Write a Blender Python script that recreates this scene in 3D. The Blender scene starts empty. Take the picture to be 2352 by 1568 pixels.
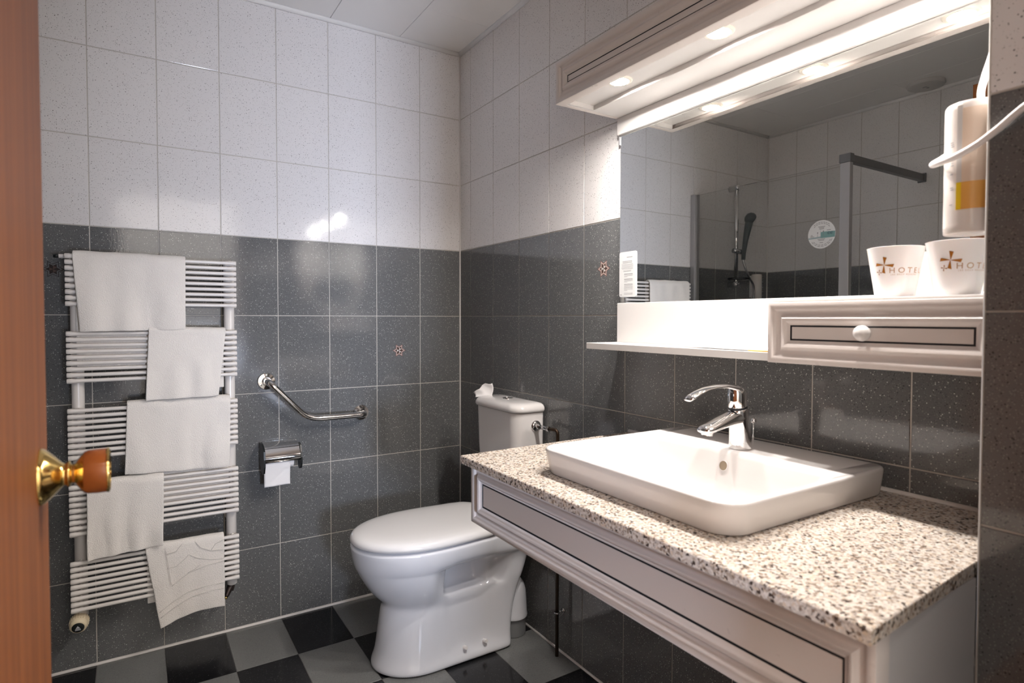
import bpy, bmesh, math, random
from mathutils import Vector, Matrix, noise
random.seed(7)
S = bpy.context.scene
COL = S.collection
PI = math.pi

# ---------------------------------------------------------------- camera
cam_d = bpy.data.cameras.new('camera'); cam = bpy.data.objects.new('camera', cam_d); COL.objects.link(cam)
RT = Vector((0.84633633, -0.53264709, 0.00137992)); UP = Vector((0.01324173, 0.02362985, 0.99963308)); FW = Vector((0.53248425, 0.84600751, -0.02705197))
M = Matrix(((RT.x, UP.x, -FW.x), (RT.y, UP.y, -FW.y), (RT.z, UP.z, -FW.z))).to_4x4()
M.translation = Vector((-1.26822, -2.45853, 1.18933)); cam.matrix_world = M
cam_d.sensor_width = 36.0; cam_d.lens = 1364.37 * 36 / 2352
cam_d.shift_x = 1.93 / 2352; cam_d.shift_y = -15.42 / 2352
cam_d.clip_start = 0.02; cam_d.clip_end = 50
cam_d.dof.use_dof = True; cam_d.dof.focus_distance = 1.95; cam_d.dof.aperture_fstop = 4.5
S.camera = cam

# ---------------------------------------------------------------- world, exposure, added hallway fill lights
w = bpy.data.worlds.new('world'); S.world = w; w.use_nodes = True
w.node_tree.nodes['Background'].inputs[0].default_value = (0.6, 0.65, 0.7, 1); w.node_tree.nodes['Background'].inputs[1].default_value = 0.05
S.view_settings.view_transform = 'Standard'; S.view_settings.look = 'None'; S.view_settings.gamma = 1.0
S.cycles.diffuse_bounces = 6; S.cycles.max_bounces = 14; S.cycles.transparent_max_bounces = 8
S.view_settings.use_curve_mapping = False; S.view_settings.exposure = 0.24
LAMP_STRENGTH = 1200.0          # glass of each canopy downlight
HALL_POWER = 78.0              # added unseen fill light outside above the doorway, washing the far hallway wall
hl = bpy.data.lights.new('hallway_fill_wash', 'AREA'); hl.shape = 'RECTANGLE'; hl.size = 1.6; hl.size_y = 0.25
hl.energy = HALL_POWER; hl.color = (1.0, 0.95, 0.90)
hlo = bpy.data.objects.new('hallway_fill_wash', hl); COL.objects.link(hlo); hlo.location = (-.95, -2.60, 2.25); hlo.rotation_euler = (math.radians(-72), 0, 0)

FILL_BEAM_POWER = 9.5            # unseen fill light added in the hallway, aimed through the doorway
wl_ = bpy.data.lights.new('hallway_fill_beam', 'AREA'); wl_.shape = 'RECTANGLE'; wl_.size = .20; wl_.size_y = .26
wl_.energy = FILL_BEAM_POWER; wl_.color = (0.68, 0.78, 1.0); wl_.spread = math.radians(60)
wlo = bpy.data.objects.new('hallway_fill_beam', wl_); COL.objects.link(wlo); wlo.location = (-.80, -3.4, .86)
wlo.rotation_euler = (Vector((.08, 0, 1.45)) - wlo.location).to_track_quat('-Z', 'Y').to_euler()

# ---------------------------------------------------------------- materials
MATS = {}
def newmat(name):
    m = bpy.data.materials.new(name); m.use_nodes = True; MATS[name] = m
    return m, m.node_tree.nodes, m.node_tree.links, m.node_tree.nodes['Principled BSDF']
def plain(name, col, rough=0.4, metal=0.0, ior=1.5, bump=None, trans=0.0, sheen=0.0, coat=0.0, emis=None, sss=0.0):
    m, n, l, b = newmat(name)
    b.inputs['Base Color'].default_value = (*col, 1); b.inputs['Roughness'].default_value = rough
    b.inputs['Metallic'].default_value = metal; b.inputs['IOR'].default_value = ior
    b.inputs['Transmission Weight'].default_value = trans; b.inputs['Sheen Weight'].default_value = sheen
    b.inputs['Coat Weight'].default_value = coat
    if sss:
        b.inputs['Subsurface Weight'].default_value = sss; b.inputs['Subsurface Radius'].default_value = (.01, .008, .006)
    if emis:
        b.inputs['Emission Color'].default_value = (*emis[0], 1); b.inputs['Emission Strength'].default_value = emis[1]
    # every material carries a fine procedural mottling so nothing is perfectly flat
    t = n.new('ShaderNodeTexNoise'); t.inputs['Scale'].default_value = bump[0] if bump else 35.0; t.inputs['Detail'].default_value = 3
    g = n.new('ShaderNodeNewGeometry'); l.new(g.outputs['Position'], t.inputs['Vector'])
    if bump:
        bp = n.new('ShaderNodeBump'); bp.inputs['Strength'].default_value = bump[1]; bp.inputs['Distance'].default_value = bump[2]
        l.new(t.outputs['Fac'], bp.inputs['Height']); l.new(bp.outputs['Normal'], b.inputs['Normal'])
    elif not trans and not emis:
        mr = n.new('ShaderNodeMapRange'); mr.inputs['To Min'].default_value = rough * .95; mr.inputs['To Max'].default_value = min(1, rough * 1.05)
        l.new(t.outputs['Fac'], mr.inputs['Value']); l.new(mr.outputs['Result'], b.inputs['Roughness'])
    return m
def math_node(n, l, op, a, b=None, c=None):
    k = n.new('ShaderNodeMath'); k.operation = op
    for i, v in enumerate((a, b, c)):
        if v is None: continue
        if isinstance(v, (int, float)): k.inputs[i].default_value = v
        else: l.new(v, k.inputs[i])
    return k.outputs[0]
def mixc(n, l, fac, a, b):
    k = n.new('ShaderNodeMix'); k.data_type = 'RGBA'
    if isinstance(fac, (int, float)): k.inputs[0].default_value = fac
    else: l.new(fac, k.inputs[0])
    for i, v in ((6, a), (7, b)):
        if isinstance(v, tuple): k.inputs[i].default_value = (*v, 1)
        else: l.new(v, k.inputs[i])
    return k.outputs[2]
def dots(n, l, vec, scale, size, lo, hi):
    """round flecks in the cells whose random value lies between lo and hi"""
    v = n.new('ShaderNodeTexVoronoi'); v.inputs['Scale'].default_value = scale; l.new(vec, v.inputs['Vector'])
    sep = n.new('ShaderNodeSeparateColor'); l.new(v.outputs['Color'], sep.inputs[0])
    mr = n.new('ShaderNodeMapRange'); mr.inputs['From Min'].default_value = size; mr.inputs['From Max'].default_value = size * .7
    l.new(v.outputs['Distance'], mr.inputs['Value'])
    a = math_node(n, l, 'GREATER_THAN', sep.outputs[0], lo); b = math_node(n, l, 'LESS_THAN', sep.outputs[0], hi)
    return math_node(n, l, 'MULTIPLY', mr.outputs[0], math_node(n, l, 'MULTIPLY', a, b))
def speckled(name, base, layers, rough, bump, vary=0.04, ior=1.5):
    m, n, l, b = newmat(name)
    g = n.new('ShaderNodeNewGeometry'); vec = g.outputs['Position']
    nz = n.new('ShaderNodeTexNoise'); nz.inputs['Scale'].default_value = 9; nz.inputs['Detail'].default_value = 4; l.new(vec, nz.inputs['Vector'])
    oi = n.new('ShaderNodeObjectInfo')
    val = math_node(n, l, 'ADD', math_node(n, l, 'MULTIPLY', nz.outputs['Fac'], vary), math_node(n, l, 'MULTIPLY', oi.outputs['Random'], vary * .6))
    col = mixc(n, l, val, base, tuple(c * .3 for c in base))
    for (scale, size, lo, hi, c, amount) in layers:
        d = dots(n, l, vec, scale, size, lo, hi)
        col = mixc(n, l, math_node(n, l, 'MULTIPLY', d, amount), col, c)
    l.new(col, b.inputs['Base Color']); b.inputs['Roughness'].default_value = rough; b.inputs['IOR'].default_value = ior
    t = n.new('ShaderNodeTexNoise'); t.inputs['Scale'].default_value = bump[0]; t.inputs['Detail'].default_value = 2; l.new(vec, t.inputs['Vector'])
    bp = n.new('ShaderNodeBump'); bp.inputs['Strength'].default_value = bump[1]; bp.inputs['Distance'].default_value = bump[2]
    l.new(t.outputs['Fac'], bp.inputs['Height']); l.new(bp.outputs['Normal'], b.inputs['Normal'])
    return m
speckled('tile_light', (.79, .765, .755), [(270, .30, 0, .5, (.42, .40, .38), .5), (200, .21, 0, .55, (.12, .11, .10), .8), (130, .19, 0, .3, (.07, .06, .055), .85)], .10, (14, .12, .004))
speckled('tile_dark', (.135, .137, .138), [(330, .34, 0, .5, (.06, .06, .062), .7), (300, .30, .5, 1, (.30, .30, .29), .6), (175, .22, .5, 1, (.70, .69, .66), .85), (160, .20, 0, .4, (.018, .018, .019), .85)], .075, (170, .10, .0012), ior=1.55)
speckled('floor_grey', (.185, .188, .182), [(240, .3, 0, .5, (.07, .07, .07), .6), (200, .25, .55, 1, (.30, .30, .29), .6)], .16, (120, .1, .001))
speckled('floor_black', (.010, .010, .011), [(220, .22, .6, 1, (.12, .12, .13), .6)], .14, (120, .1, .001))
plain('grout', (.52, .485, .44), .75, bump=(300, .2, .001))
plain('grout_floor', (.10, .095, .09), .7)
plain('caulk', (.74, .70, .67), .45)
plain('ceiling_panel', (.90, .88, .86), .6, bump=(260, .15, .001))
plain('ceiling_joint', (.30, .28, .26), .8)
plain('white_lacquer', (.66, .605, .575), .28)
plain('white_panel', (.66, .64, .625), .25)
plain('groove_dark', (.015, .017, .022), .5)
plain('side_panel', (.58, .565, .57), .35)
plain('ceramic', (.72, .69, .675), .07, coat=.3)
plain('toilet_ceramic', (.74, .75, .79), .06, coat=.3)
plain('seat_plastic', (.78, .765, .76), .12)
plain('chrome', (.82, .81, .80), .05, metal=1)
plain('chrome_soft', (.55, .55, .56), .16, metal=1)
plain('brass', (.80, .56, .20), .14, metal=1)
plain('radiator_enamel', (.80, .755, .715), .25)
plain('black_plastic', (.012, .014, .014), .3)
plain('grey_pipe', (.20, .205, .21), .5)
plain('cream_plastic', (.78, .66, .47), .4)
plain('dark_valve', (.06, .045, .04), .35, metal=.6)
plain('copper_pipe', (.07, .045, .03), .35, metal=.8)
plain('overflow_dark', (.26, .20, .135), .5)
plain('paper', (.86, .84, .84), .8, bump=(90, .2, .002))
plain('cup_plastic', (.88, .85, .845), .25, sss=.3)
plain('cup_print', (.36, .13, .010), .4)
plain('cup_print_pale', (.50, .29, .16), .5)
plain('card', (.66, .67, .67), .5)
plain('sticker_white', (.88, .88, .89), .5)
plain('ink', (.30, .30, .31), .7)
plain('ink_dark', (.03, .07, .10), .6)
plain('sticker_teal', (.24, .44, .44), .5)
plain('sticker_teal_pale', (.42, .53, .56), .5)
plain('sticker_grey', (.62, .63, .65), .5)
plain('star_rust', (.20, .075, .06), .2)
plain('star_black', (.03, .02, .018), .2)
plain('star_pink', (.50, .38, .34), .2)
plain('star_beige', (.62, .58, .56), .2)
plain('star_brown', (.085, .052, .042), .2)
plain('mirror_glass', (.90, .915, .90), .0, metal=1)
plain('aluminium', (.50, .49, .50), .35, metal=.6)
plain('aluminium_dark', (.20, .20, .205), .4, metal=.6)
plain('shower_grey', (.07, .085, .08), .35)
plain('vent_plastic', (.60, .58, .56), .5)
plain('soap_orange', (.82, .42, .10), .3)
plain('soap_yellow', (.90, .62, .02), .3)
plain('dispenser_white', (.84, .78, .74), .18, sss=.25)
plain('dispenser_tint', (.78, .63, .51), .2)
plain('cord_white', (.82, .78, .76), .35)
plain('towel', (.91, .86, .805), .95, bump=(330, .65, .004), sheen=.35)
plain('stitch', (.72, .68, .64), .95)
plain('hall_paint', (.78, .76, .74), .7)
plain('lamp_rim', (.80, .74, .66), .3)
plain('lamp_glass', (1, .95, .88), .3, emis=((1, .94, .885), LAMP_STRENGTH))
# clear glass for the shower screen
m, n, l, b = newmat('clear_glass')
gl = n.new('ShaderNodeBsdfGlossy'); gl.inputs['Roughness'].default_value = .02
tr = n.new('ShaderNodeBsdfTransparent'); tr.inputs['Color'].default_value = (.985, .99, .988, 1)
fr = n.new('ShaderNodeFresnel'); fr.inputs['IOR'].default_value = 1.22
mx = n.new('ShaderNodeMixShader'); l.new(fr.outputs[0], mx.inputs[0]); l.new(tr.outputs[0], mx.inputs[1]); l.new(gl.outputs[0], mx.inputs[2])
l.new(mx.outputs[0], n['Material Output'].inputs[0])
# granite
m, n, l, b = newmat('granite')
g = n.new('ShaderNodeNewGeometry'); vec = g.outputs['Position']
v1 = n.new('ShaderNodeTexVoronoi'); v1.inputs['Scale'].default_value = 250; l.new(vec, v1.inputs['Vector'])
sp = n.new('ShaderNodeSeparateColor'); l.new(v1.outputs['Color'], sp.inputs[0])
cr = n.new('ShaderNodeValToRGB'); cr.color_ramp.interpolation = 'CONSTANT'; e = cr.color_ramp.elements
e[0].position = 0; e[0].color = (.075, .055, .045, 1); e[1].position = .09; e[1].color = (.26, .195, .15, 1)
for p_, c_ in ((.20, (.42, .345, .28)), (.36, (.58, .51, .445)), (.56, (.68, .62, .555)), (.78, (.53, .475, .43)), (.9, (.62, .51, .40))):
    k = e.new(p_); k.color = (*c_, 1)
l.new(sp.outputs[0], cr.inputs[0])
v2 = n.new('ShaderNodeTexNoise'); v2.inputs['Scale'].default_value = 230; v2.inputs['Detail'].default_value = 3; l.new(vec, v2.inputs['Vector'])
mr = n.new('ShaderNodeMapRange'); mr.inputs['From Min'].default_value = .60; mr.inputs['From Max'].default_value = .68; l.new(v2.outputs['Fac'], mr.inputs['Value'])
c1 = mixc(n, l, math_node(n, l, 'MULTIPLY', mr.outputs[0], .65), cr.outputs[0], (.06, .045, .038))
mr2 = n.new('ShaderNodeMapRange'); mr2.inputs['From Min'].default_value = .42; mr2.inputs['From Max'].default_value = .34; l.new(v2.outputs['Fac'], mr2.inputs['Value'])
c2 = mixc(n, l, math_node(n, l, 'MULTIPLY', mr2.outputs[0], .7), c1, (.74, .69, .64))
l.new(c2, b.inputs['Base Color']); b.inputs['Roughness'].default_value = .22
# wood of the door, grain running along z
def wood(name, a, c, rough, sc=(55, 55, 1.3)):
    m, n, l, b = newmat(name)
    g = n.new('ShaderNodeNewGeometry'); mp = n.new('ShaderNodeMapping'); mp.inputs['Scale'].default_value = sc; l.new(g.outputs['Position'], mp.inputs['Vector'])
    t = n.new('ShaderNodeTexNoise'); t.inputs['Scale'].default_value = 1; t.inputs['Detail'].default_value = 5; l.new(mp.outputs[0], t.inputs['Vector'])
    mr = n.new('ShaderNodeMapRange'); mr.inputs['From Min'].default_value = .3; mr.inputs['From Max'].default_value = .7; l.new(t.outputs['Fac'], mr.inputs['Value'])
    l.new(mixc(n, l, mr.outputs[0], a, c), b.inputs['Base Color']); b.inputs['Roughness'].default_value = rough
    return m
wood('door_wood', (.16, .042, .006), (.28, .088, .017), .55)
wood('knob_wood', (.26, .07, .016), (.36, .115, .028), .12, (30, 30, 30))

# ---------------------------------------------------------------- mesh helpers
class MB:
    def __init__(s): s.v = []; s.f = []; s.mi = []; s.m = 0
    def add(s, vs, fs):
        o = len(s.v); s.v += [tuple(q) for q in vs]; s.f += [tuple(i + o for i in f) for f in fs]; s.mi += [s.m] * len(fs); return s
    def box(s, x0, x1, y0, y1, z0, z1, ch=0.0):
        if ch <= 0:
            v = [(x, y, z) for z in (z0, z1) for y in (y0, y1) for x in (x0, x1)]
            return s.add(v, [(0, 2, 3, 1), (4, 5, 7, 6), (0, 1, 5, 4), (2, 6, 7, 3), (0, 4, 6, 2), (1, 3, 7, 5)])
        bm = bmesh.new(); bmesh.ops.create_cube(bm, size=1)
        for q in bm.verts: q.co = Vector(((x0 + x1) / 2 + q.co.x * (x1 - x0), (y0 + y1) / 2 + q.co.y * (y1 - y0), (z0 + z1) / 2 + q.co.z * (z1 - z0)))
        bmesh.ops.bevel(bm, geom=bm.edges[:], offset=ch, segments=2, affect='EDGES', profile=.5)
        bm.verts.index_update(); s.add([q.co for q in bm.verts], [[q.index for q in f.verts] for f in bm.faces]); bm.free(); return s
    def rings(s, rings, cap0=True, cap1=True, closed=True):
        n = len(rings[0]); v = [p for r in rings for p in r]; f = []
        for i in range(len(rings) - 1):
            for j in range(n if closed else n - 1):
                k = (j + 1) % n; f.append((i * n + j, i * n + k, (i + 1) * n + k, (i + 1) * n + j))
        if cap0: f.append(tuple(range(n - 1, -1, -1)))
        if cap1: f.append(tuple((len(rings) - 1) * n + j for j in range(n)))
        return s.add(v, f)
    def tube(s, pts, r, n=12, rz=None, cap=True, up=None):
        """sweep along pts; r = radius (or list); rz = second half-axis (or list)"""
        P_ = [Vector(p) for p in pts]; k = len(P_); R_ = r if isinstance(r, (list, tuple)) else [r] * k
        RZ = R_ if rz is None else (rz if isinstance(rz, (list, tuple)) else [rz] * k)
        T = [((P_[min(i + 1, k - 1)] - P_[max(i - 1, 0)]).normalized()) for i in range(k)]
        u = Vector(up) if up else (Vector((0, 0, 1)) if abs(T[0].z) < .9 else Vector((1, 0, 0)))
        rs = []
        for i in range(k):
            u = (u - T[i] * u.dot(T[i])).normalized(); w_ = T[i].cross(u)
            rs.append([P_[i] + w_ * (R_[i] * math.cos(2 * PI * j / n)) + u * (RZ[i] * math.sin(2 * PI * j / n)) for j in range(n)])
        return s.rings(rs, cap, cap)
    def lathe(s, prof, origin=(0, 0, 0), axis=(0, 0, 1), n=24):
        a = Vector(axis).normalized(); u = a.orthogonal().normalized(); w_ = a.cross(u); o = Vector(origin)
        return s.rings([[o + a * h + (u * math.cos(2 * PI * j / n) + w_ * math.sin(2 * PI * j / n)) * max(r, 1e-5) for j in range(n)] for r, h in prof])
    def build(s, name, mat, parent=None, smooth=False, angle=None):
        me = bpy.data.meshes.new(name); me.from_pydata(s.v, [], s.f)
        for q in (mat if isinstance(mat, (list, tuple)) else [mat]): me.materials.append(MATS[q])
        if any(s.mi): me.polygons.foreach_set('material_index', s.mi)
        bm = bmesh.new(); bm.from_mesh(me); bmesh.ops.recalc_face_normals(bm, faces=bm.faces)
        if angle is not None:
            for ed in bm.edges:
                if len(ed.link_faces) == 2 and ed.calc_face_angle(0) > math.radians(angle): ed.smooth = False
        bm.to_mesh(me); bm.free()
        if smooth or angle is not None: me.polygons.foreach_set('use_smooth', [True] * len(me.polygons))
        o = bpy.data.objects.new(name, me); COL.objects.link(o); o.parent = parent
        return o
def tag(o, label=None, cat=None, group=None, kind=None):
    if label: o['label'] = label
    if cat: o['category'] = cat
    if group: o['group'] = group
    if kind: o['kind'] = kind
    return o
def empty(name, label, cat, loc=(0, 0, 0), group=None, kind=None):
    o = bpy.data.objects.new(name, None); COL.objects.link(o); o.location = loc; o.empty_display_size = .05
    return tag(o, label, cat, group, kind)
def keep(o, parent):        # parent without moving (parents here are only translated)
    o.parent = parent; o.matrix_parent_inverse = Matrix.Translation(-parent.location); return o
def part(mb, name, mat, parent, **k):
    return keep(mb.build(name, mat, None, **k), parent)
def sub(mb, name, mat, parent, root, **k):   # sub-part: parent mesh already carries its root's offset
    o = mb.build(name, mat, None, **k); o.parent = parent; return o
def link_copy(o, parent=None):
    c = o.copy(); COL.objects.link(c)
    if parent is not None: c.parent = parent
    return c
def rrect(x0, x1, y0, y1, z, r, seg=6):
    """rounded rectangle ring in the plane z; r may be four radii (x0y0, x1y0, x1y1, x0y1)"""
    R_ = r if isinstance(r, (list, tuple)) else [r] * 4; p = []
    for (cx, cy, a0, q) in ((x0, y0, PI, R_[0]), (x1, y0, 1.5 * PI, R_[1]), (x1, y1, 0, R_[2]), (x0, y1, .5 * PI, R_[3])):
        mx_ = cx + (q if cx == x0 else -q); my_ = cy + (q if cy == y0 else -q)
        for i in range(seg + 1):
            a = a0 + .5 * PI * i / seg; p.append((mx_ + q * math.cos(a), my_ + q * math.sin(a), z))
    return p
def text_mesh(txt, size, align='LEFT', spacing=1.0):
    cu = bpy.data.curves.new('text', 'FONT'); cu.body = txt; cu.size = size; cu.align_x = align; cu.space_character = spacing; cu.resolution_u = 3
    o = bpy.data.objects.new('text', cu); COL.objects.link(o); bpy.context.view_layer.update()
    dg = bpy.context.evaluated_depsgraph_get(); me = o.evaluated_get(dg).to_mesh()
    v = [tuple(q.co) for q in me.vertices]; f = [tuple(p.vertices) for p in me.polygons]
    o.evaluated_get(dg).to_mesh_clear(); bpy.data.objects.remove(o); bpy.data.curves.remove(cu)
    return v, f

# ---------------------------------------------------------------- room shell
WL = -2.32          # left wall (shower side)
YF = -2.30          # wall with the doorway
HC = 2.40           # ceiling
PX, PY = -.267, -2.107   # outer edge of the tiled pier on the right
G = .003            # joint width
TM = {}
def tile_obj(w_, h_, mat):
    key = (round(w_, 4), round(h_, 4), mat)
    if key not in TM:
        c = .0011; t = .007; x, z = w_ / 2, h_ / 2
        def ring(y, i): return [(-x + i, y, -z + i), (x - i, y, -z + i), (x - i, y, z - i), (-x + i, y, z - i)]
        me_o = MB().rings([ring(t, 0), ring(c * .8, 0), ring(.0002, c * .5), ring(0, c)], True, True).build('tile', mat)
        TM[key] = me_o.data; bpy.data.objects.remove(me_o)
    o = bpy.data.objects.new('tile', TM[key]); COL.objects.link(o); return o
ROT = {'back': 0, 'right': -PI / 2, 'left': PI / 2, 'front': PI}
def tile_wall(parent, side, origin, cuts, skip=None, stars=()):
    """cuts: joint positions along the wall's local x; rows of 0.3 m from the floor; front of tiles through origin"""
    a = ROT[side]; ca, sa = math.cos(a), math.sin(a); out = {}
    for i in range(len(cuts) - 1):
        for k in range(8):
            if skip and skip(i, k): continue
            w_ = abs(cuts[i + 1] - cuts[i]) - G; u = (cuts[i] + cuts[i + 1]) / 2; z = .3 * k + .15
            o = tile_obj(w_, .3 - G, 'tile_light' if k >= 5 else 'tile_dark')
            o.location = (origin[0] + u * ca, origin[1] + u * sa, z)
            o.rotation_euler = (random.uniform(-.0012, .0012), 0, a + random.uniform(-.0012, .0012)); o.parent = parent; out[(i, k)] = o
    return out
def star(tile, scale=.030, black=False):
    """inlaid six-pointed star printed on a tile, point to the sides, flat print 0.3 mm proud"""
    def pts(R_): 
        q = []
        for i in range(12):
            r = R_ if i % 2 == 0 else R_ / math.sqrt(3); t = PI * i / 6; q.append((r * math.cos(t), r * math.sin(t)))
        return q
    b = MB(); y = -.0004
    def poly(p, m_, yy): b.m = m_; b.add([(x, yy, z) for x, z in p], [tuple(range(len(p)))])
    def ringp(R1, R2, m_):
        b.m = m_; p1, p2 = pts(R1), pts(R2)
        b.add([(x, y, z) for x, z in p1] + [(x, y, z) for x, z in p2], [(i, (i + 1) % 12, 12 + (i + 1) % 12, 12 + i) for i in range(12)])
    ringp(scale, scale * .90, 0); ringp(scale * .90, scale * .66, 1)
    R_ = scale * .66; P12 = pts(R_)
    for i in range(6):
        tip = P12[2 * i]; a_, c_ = P12[(2 * i - 1) % 12], P12[2 * i + 1]
        poly([a_, tip, c_], 3, y); poly([(0, 0), a_, c_], 2 if i in (1, 3, 5) else 4, y)
    mats = ['star_black'] * 2 + ['vent_plastic', 'star_black', 'star_black'] if black else ['star_rust', 'star_pink', 'star_beige', 'star_brown', 'star_brown']
    if black: mats = ['star_black', 'tile_dark', 'star_brown', 'star_black', 'star_black']
    o = b.build('star_motif', mats); o.parent = tile
    return o
def cuts(first, n, step, end):
    c = [0.0, first]
    while len(c) < n and abs(c[-1] + step) < abs(end) - .004: c.append(c[-1] + step)
    c.append(end); return c
# back wall: tiles run left from the corner
wb = MB().box(WL - .1, .1, .0016, .12, -.05, HC + .05).build('wall_back', 'grout'); tag(wb, 'tiled back wall, speckled white above dark grey, behind toilet and towel radiator', kind='structure')
tb = tile_wall(wb, 'back', (0, 0), cuts(-.2, 99, -.2, WL))
tag(star(tb[(1, 3)]), 'small rust and brown star printed on grey tile')
tag(star(tb[(7, 4)], black=True), 'small dark star printed on tile beside radiator')
wr = MB().box(.0016, .12, -2.5, .0016, -.05, HC + .05).build('wall_right', 'grout'); tag(wr, 'tiled right wall carrying the mirror, washbasin and cistern', kind='structure')
tr_ = tile_wall(wr, 'right', (0, 0), cuts(.1, 99, .2, -PY))
tag(star(tr_[(5, 4)]), 'small rust and brown star printed on tile beside mirror')
wp = MB().box(PX + .0016, .0, YF - .12, PY - .0016, 0, HC).build('wall_pier', 'grout'); tag(wp, 'dark tiled pier at the right edge closing the vanity alcove', kind='structure')
o_ = tile_wall(wp, 'right', (PX, PY), [0, abs(YF - PY)])
o_ = tile_wall(wp, 'front', (0, PY), [0.003, .067, .267])
wl = MB().box(WL - .12, WL - .0016, -2.5, .0016, -.05, HC + .05).build('wall_left', 'grout'); tag(wl, 'tiled left wall of the shower seen in the mirror', kind='structure')
tile_wall(wl, 'left', (WL, 0), cuts(-.2, 99, -.2, YF))
wf = MB(); DX0, DX1, DH = -1.40, -.60, 2.07
wf.box(WL, DX0, YF - .12, YF - .0016, 0, HC); wf.box(DX1, PX, YF - .12, YF - .0016, 0, HC); wf.box(DX0, DX1, YF - .12, YF - .0016, DH, HC)
wf = wf.build('wall_front', 'grout'); tag(wf, 'tiled front wall with the doorway the view looks through', kind='structure')
tile_wall(wf, 'front', (DX0, YF), [0.0, .12, .32, .52, .72, .92])
tile_wall(wf, 'front', (PX, YF), [0.0, .133, .333])
# floor
fl = MB().box(WL, .01, YF - .12, .01, -.06, -.0012).build('floor', 'grout_floor'); tag(fl, 'checkerboard floor of grey and black tiles', kind='structure')
FM = {}
for i in range(12):
    for j in range(8):
        x1, x0 = -.2 * i, max(-.2 * (i + 1), WL); y1, y0 = -.3 * j, max(-.3 * (j + 1), YF - .0)
        if x1 - x0 < .02 or y1 - y0 < .02: continue
        mat = 'floor_grey' if (i + j) % 2 == 0 else 'floor_black'
        key = (round(x1 - x0, 3), round(y1 - y0, 3), mat)
        if key not in FM:
            a_, b_, c_ = (x1 - x0) / 2 - .0008, (y1 - y0) / 2 - .0008, .0008
            oo = MB().rings([[(-a_ + q, -b_ + q, z), (a_ - q, -b_ + q, z), (a_ - q, b_ - q, z), (-a_ + q, b_ - q, z)] for z, q in ((-.006, 0), (-.0006, 0), (0, c_))]).build('floor_tile', mat)
            FM[key] = oo.data; bpy.data.objects.remove(oo)
        o = bpy.data.objects.new('tile', FM[key]); COL.objects.link(o); o.location = ((x0 + x1) / 2, (y0 + y1) / 2, random.uniform(-.0003, 0)); o.parent = fl
# ceiling of long pale panels
ce = MB().box(WL - .05, .05, YF - .05, .05, HC + .006, HC + .08).build('ceiling', 'ceiling_joint'); tag(ce, 'white panelled ceiling with fine dark joints', kind='structure')
CM = {}
for i in range(8):
    x1, x0 = -.2965 * i, max(-.2965 * (i + 1), WL)
    ys = [0, -.29, -1.49, YF] if i % 2 == 0 else [0, -.89, -2.09, YF]
    for j in range(3):
        a_, b_ = (x1 - x0) / 2 - .0009, (ys[j] - ys[j + 1]) / 2 - .0006
        if a_ < .01: continue
        oo = MB().rings([[(-a_ + q, -b_ + q, z), (a_ - q, -b_ + q, z), (a_ - q, b_ - q, z), (-a_ + q, b_ - q, z)] for z, q in ((.012, 0), (.0012, 0), (0, .001))]).build('panel', 'ceiling_panel')
        oo.location = ((x0 + x1) / 2, (ys[j] + ys[j + 1]) / 2, HC); oo.parent = ce
# trims: cove beads at the ceiling, sealant at floor and corners
def trim(i, mb, label, mat='caulk'): return tag(mb.build('trim_%d' % i, mat, smooth=True), label, kind='structure')
def cove(p0, p1, d1, d2, r):
    """quarter-round bead between two surfaces; d1, d2 point away from the corner"""
    b = MB(); p0, p1, d1, d2 = Vector(p0), Vector(p1), Vector(d1), Vector(d2); rs = []
    for p in (p0, p1):
        rs.append([p] + [p + d1 * r * math.cos(t) + d2 * r * math.sin(t) for t in [PI / 2 * q / 6 for q in range(7)]])
    return b.rings(rs)
trim(1, cove((WL, 0, HC), (0, 0, HC), (0, -1, 0), (0, 0, -1), .014), 'white bead along ceiling above back wall', 'ceiling_panel')
trim(2, cove((0, YF, HC), (0, 0, HC), (-1, 0, 0), (0, 0, -1), .014), 'white bead along ceiling above right wall', 'ceiling_panel')
trim(3, cove((WL, YF, HC), (WL, 0, HC), (1, 0, 0), (0, 0, -1), .014), 'white bead along ceiling above left wall', 'ceiling_panel')
trim(4, cove((WL, 0, 0), (0, 0, 0), (0, -1, 0), (0, 0, 1), .008), 'white sealant line along floor at back wall')
trim(5, cove((0, PY, 0), (0, 0, 0), (-1, 0, 0), (0, 0, 1), .006), 'pale sealant line along floor at right wall')
trim(6, cove((0, 0, 0), (0, 0, HC), (-1, 0, 0), (0, -1, 0), .005), 'white sealant line up the room corner')
trim(7, cove((WL, 0, 0), (WL, 0, HC), (1, 0, 0), (0, -1, 0), .005), 'white sealant line up the shower corner')
trim(8, MB().tube([(PX + .001, PY - .001, 0), (PX + .001, PY - .001, HC)], .0019, 8), 'pale rounded edge strip of the tiled pier', 'grout')
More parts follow.
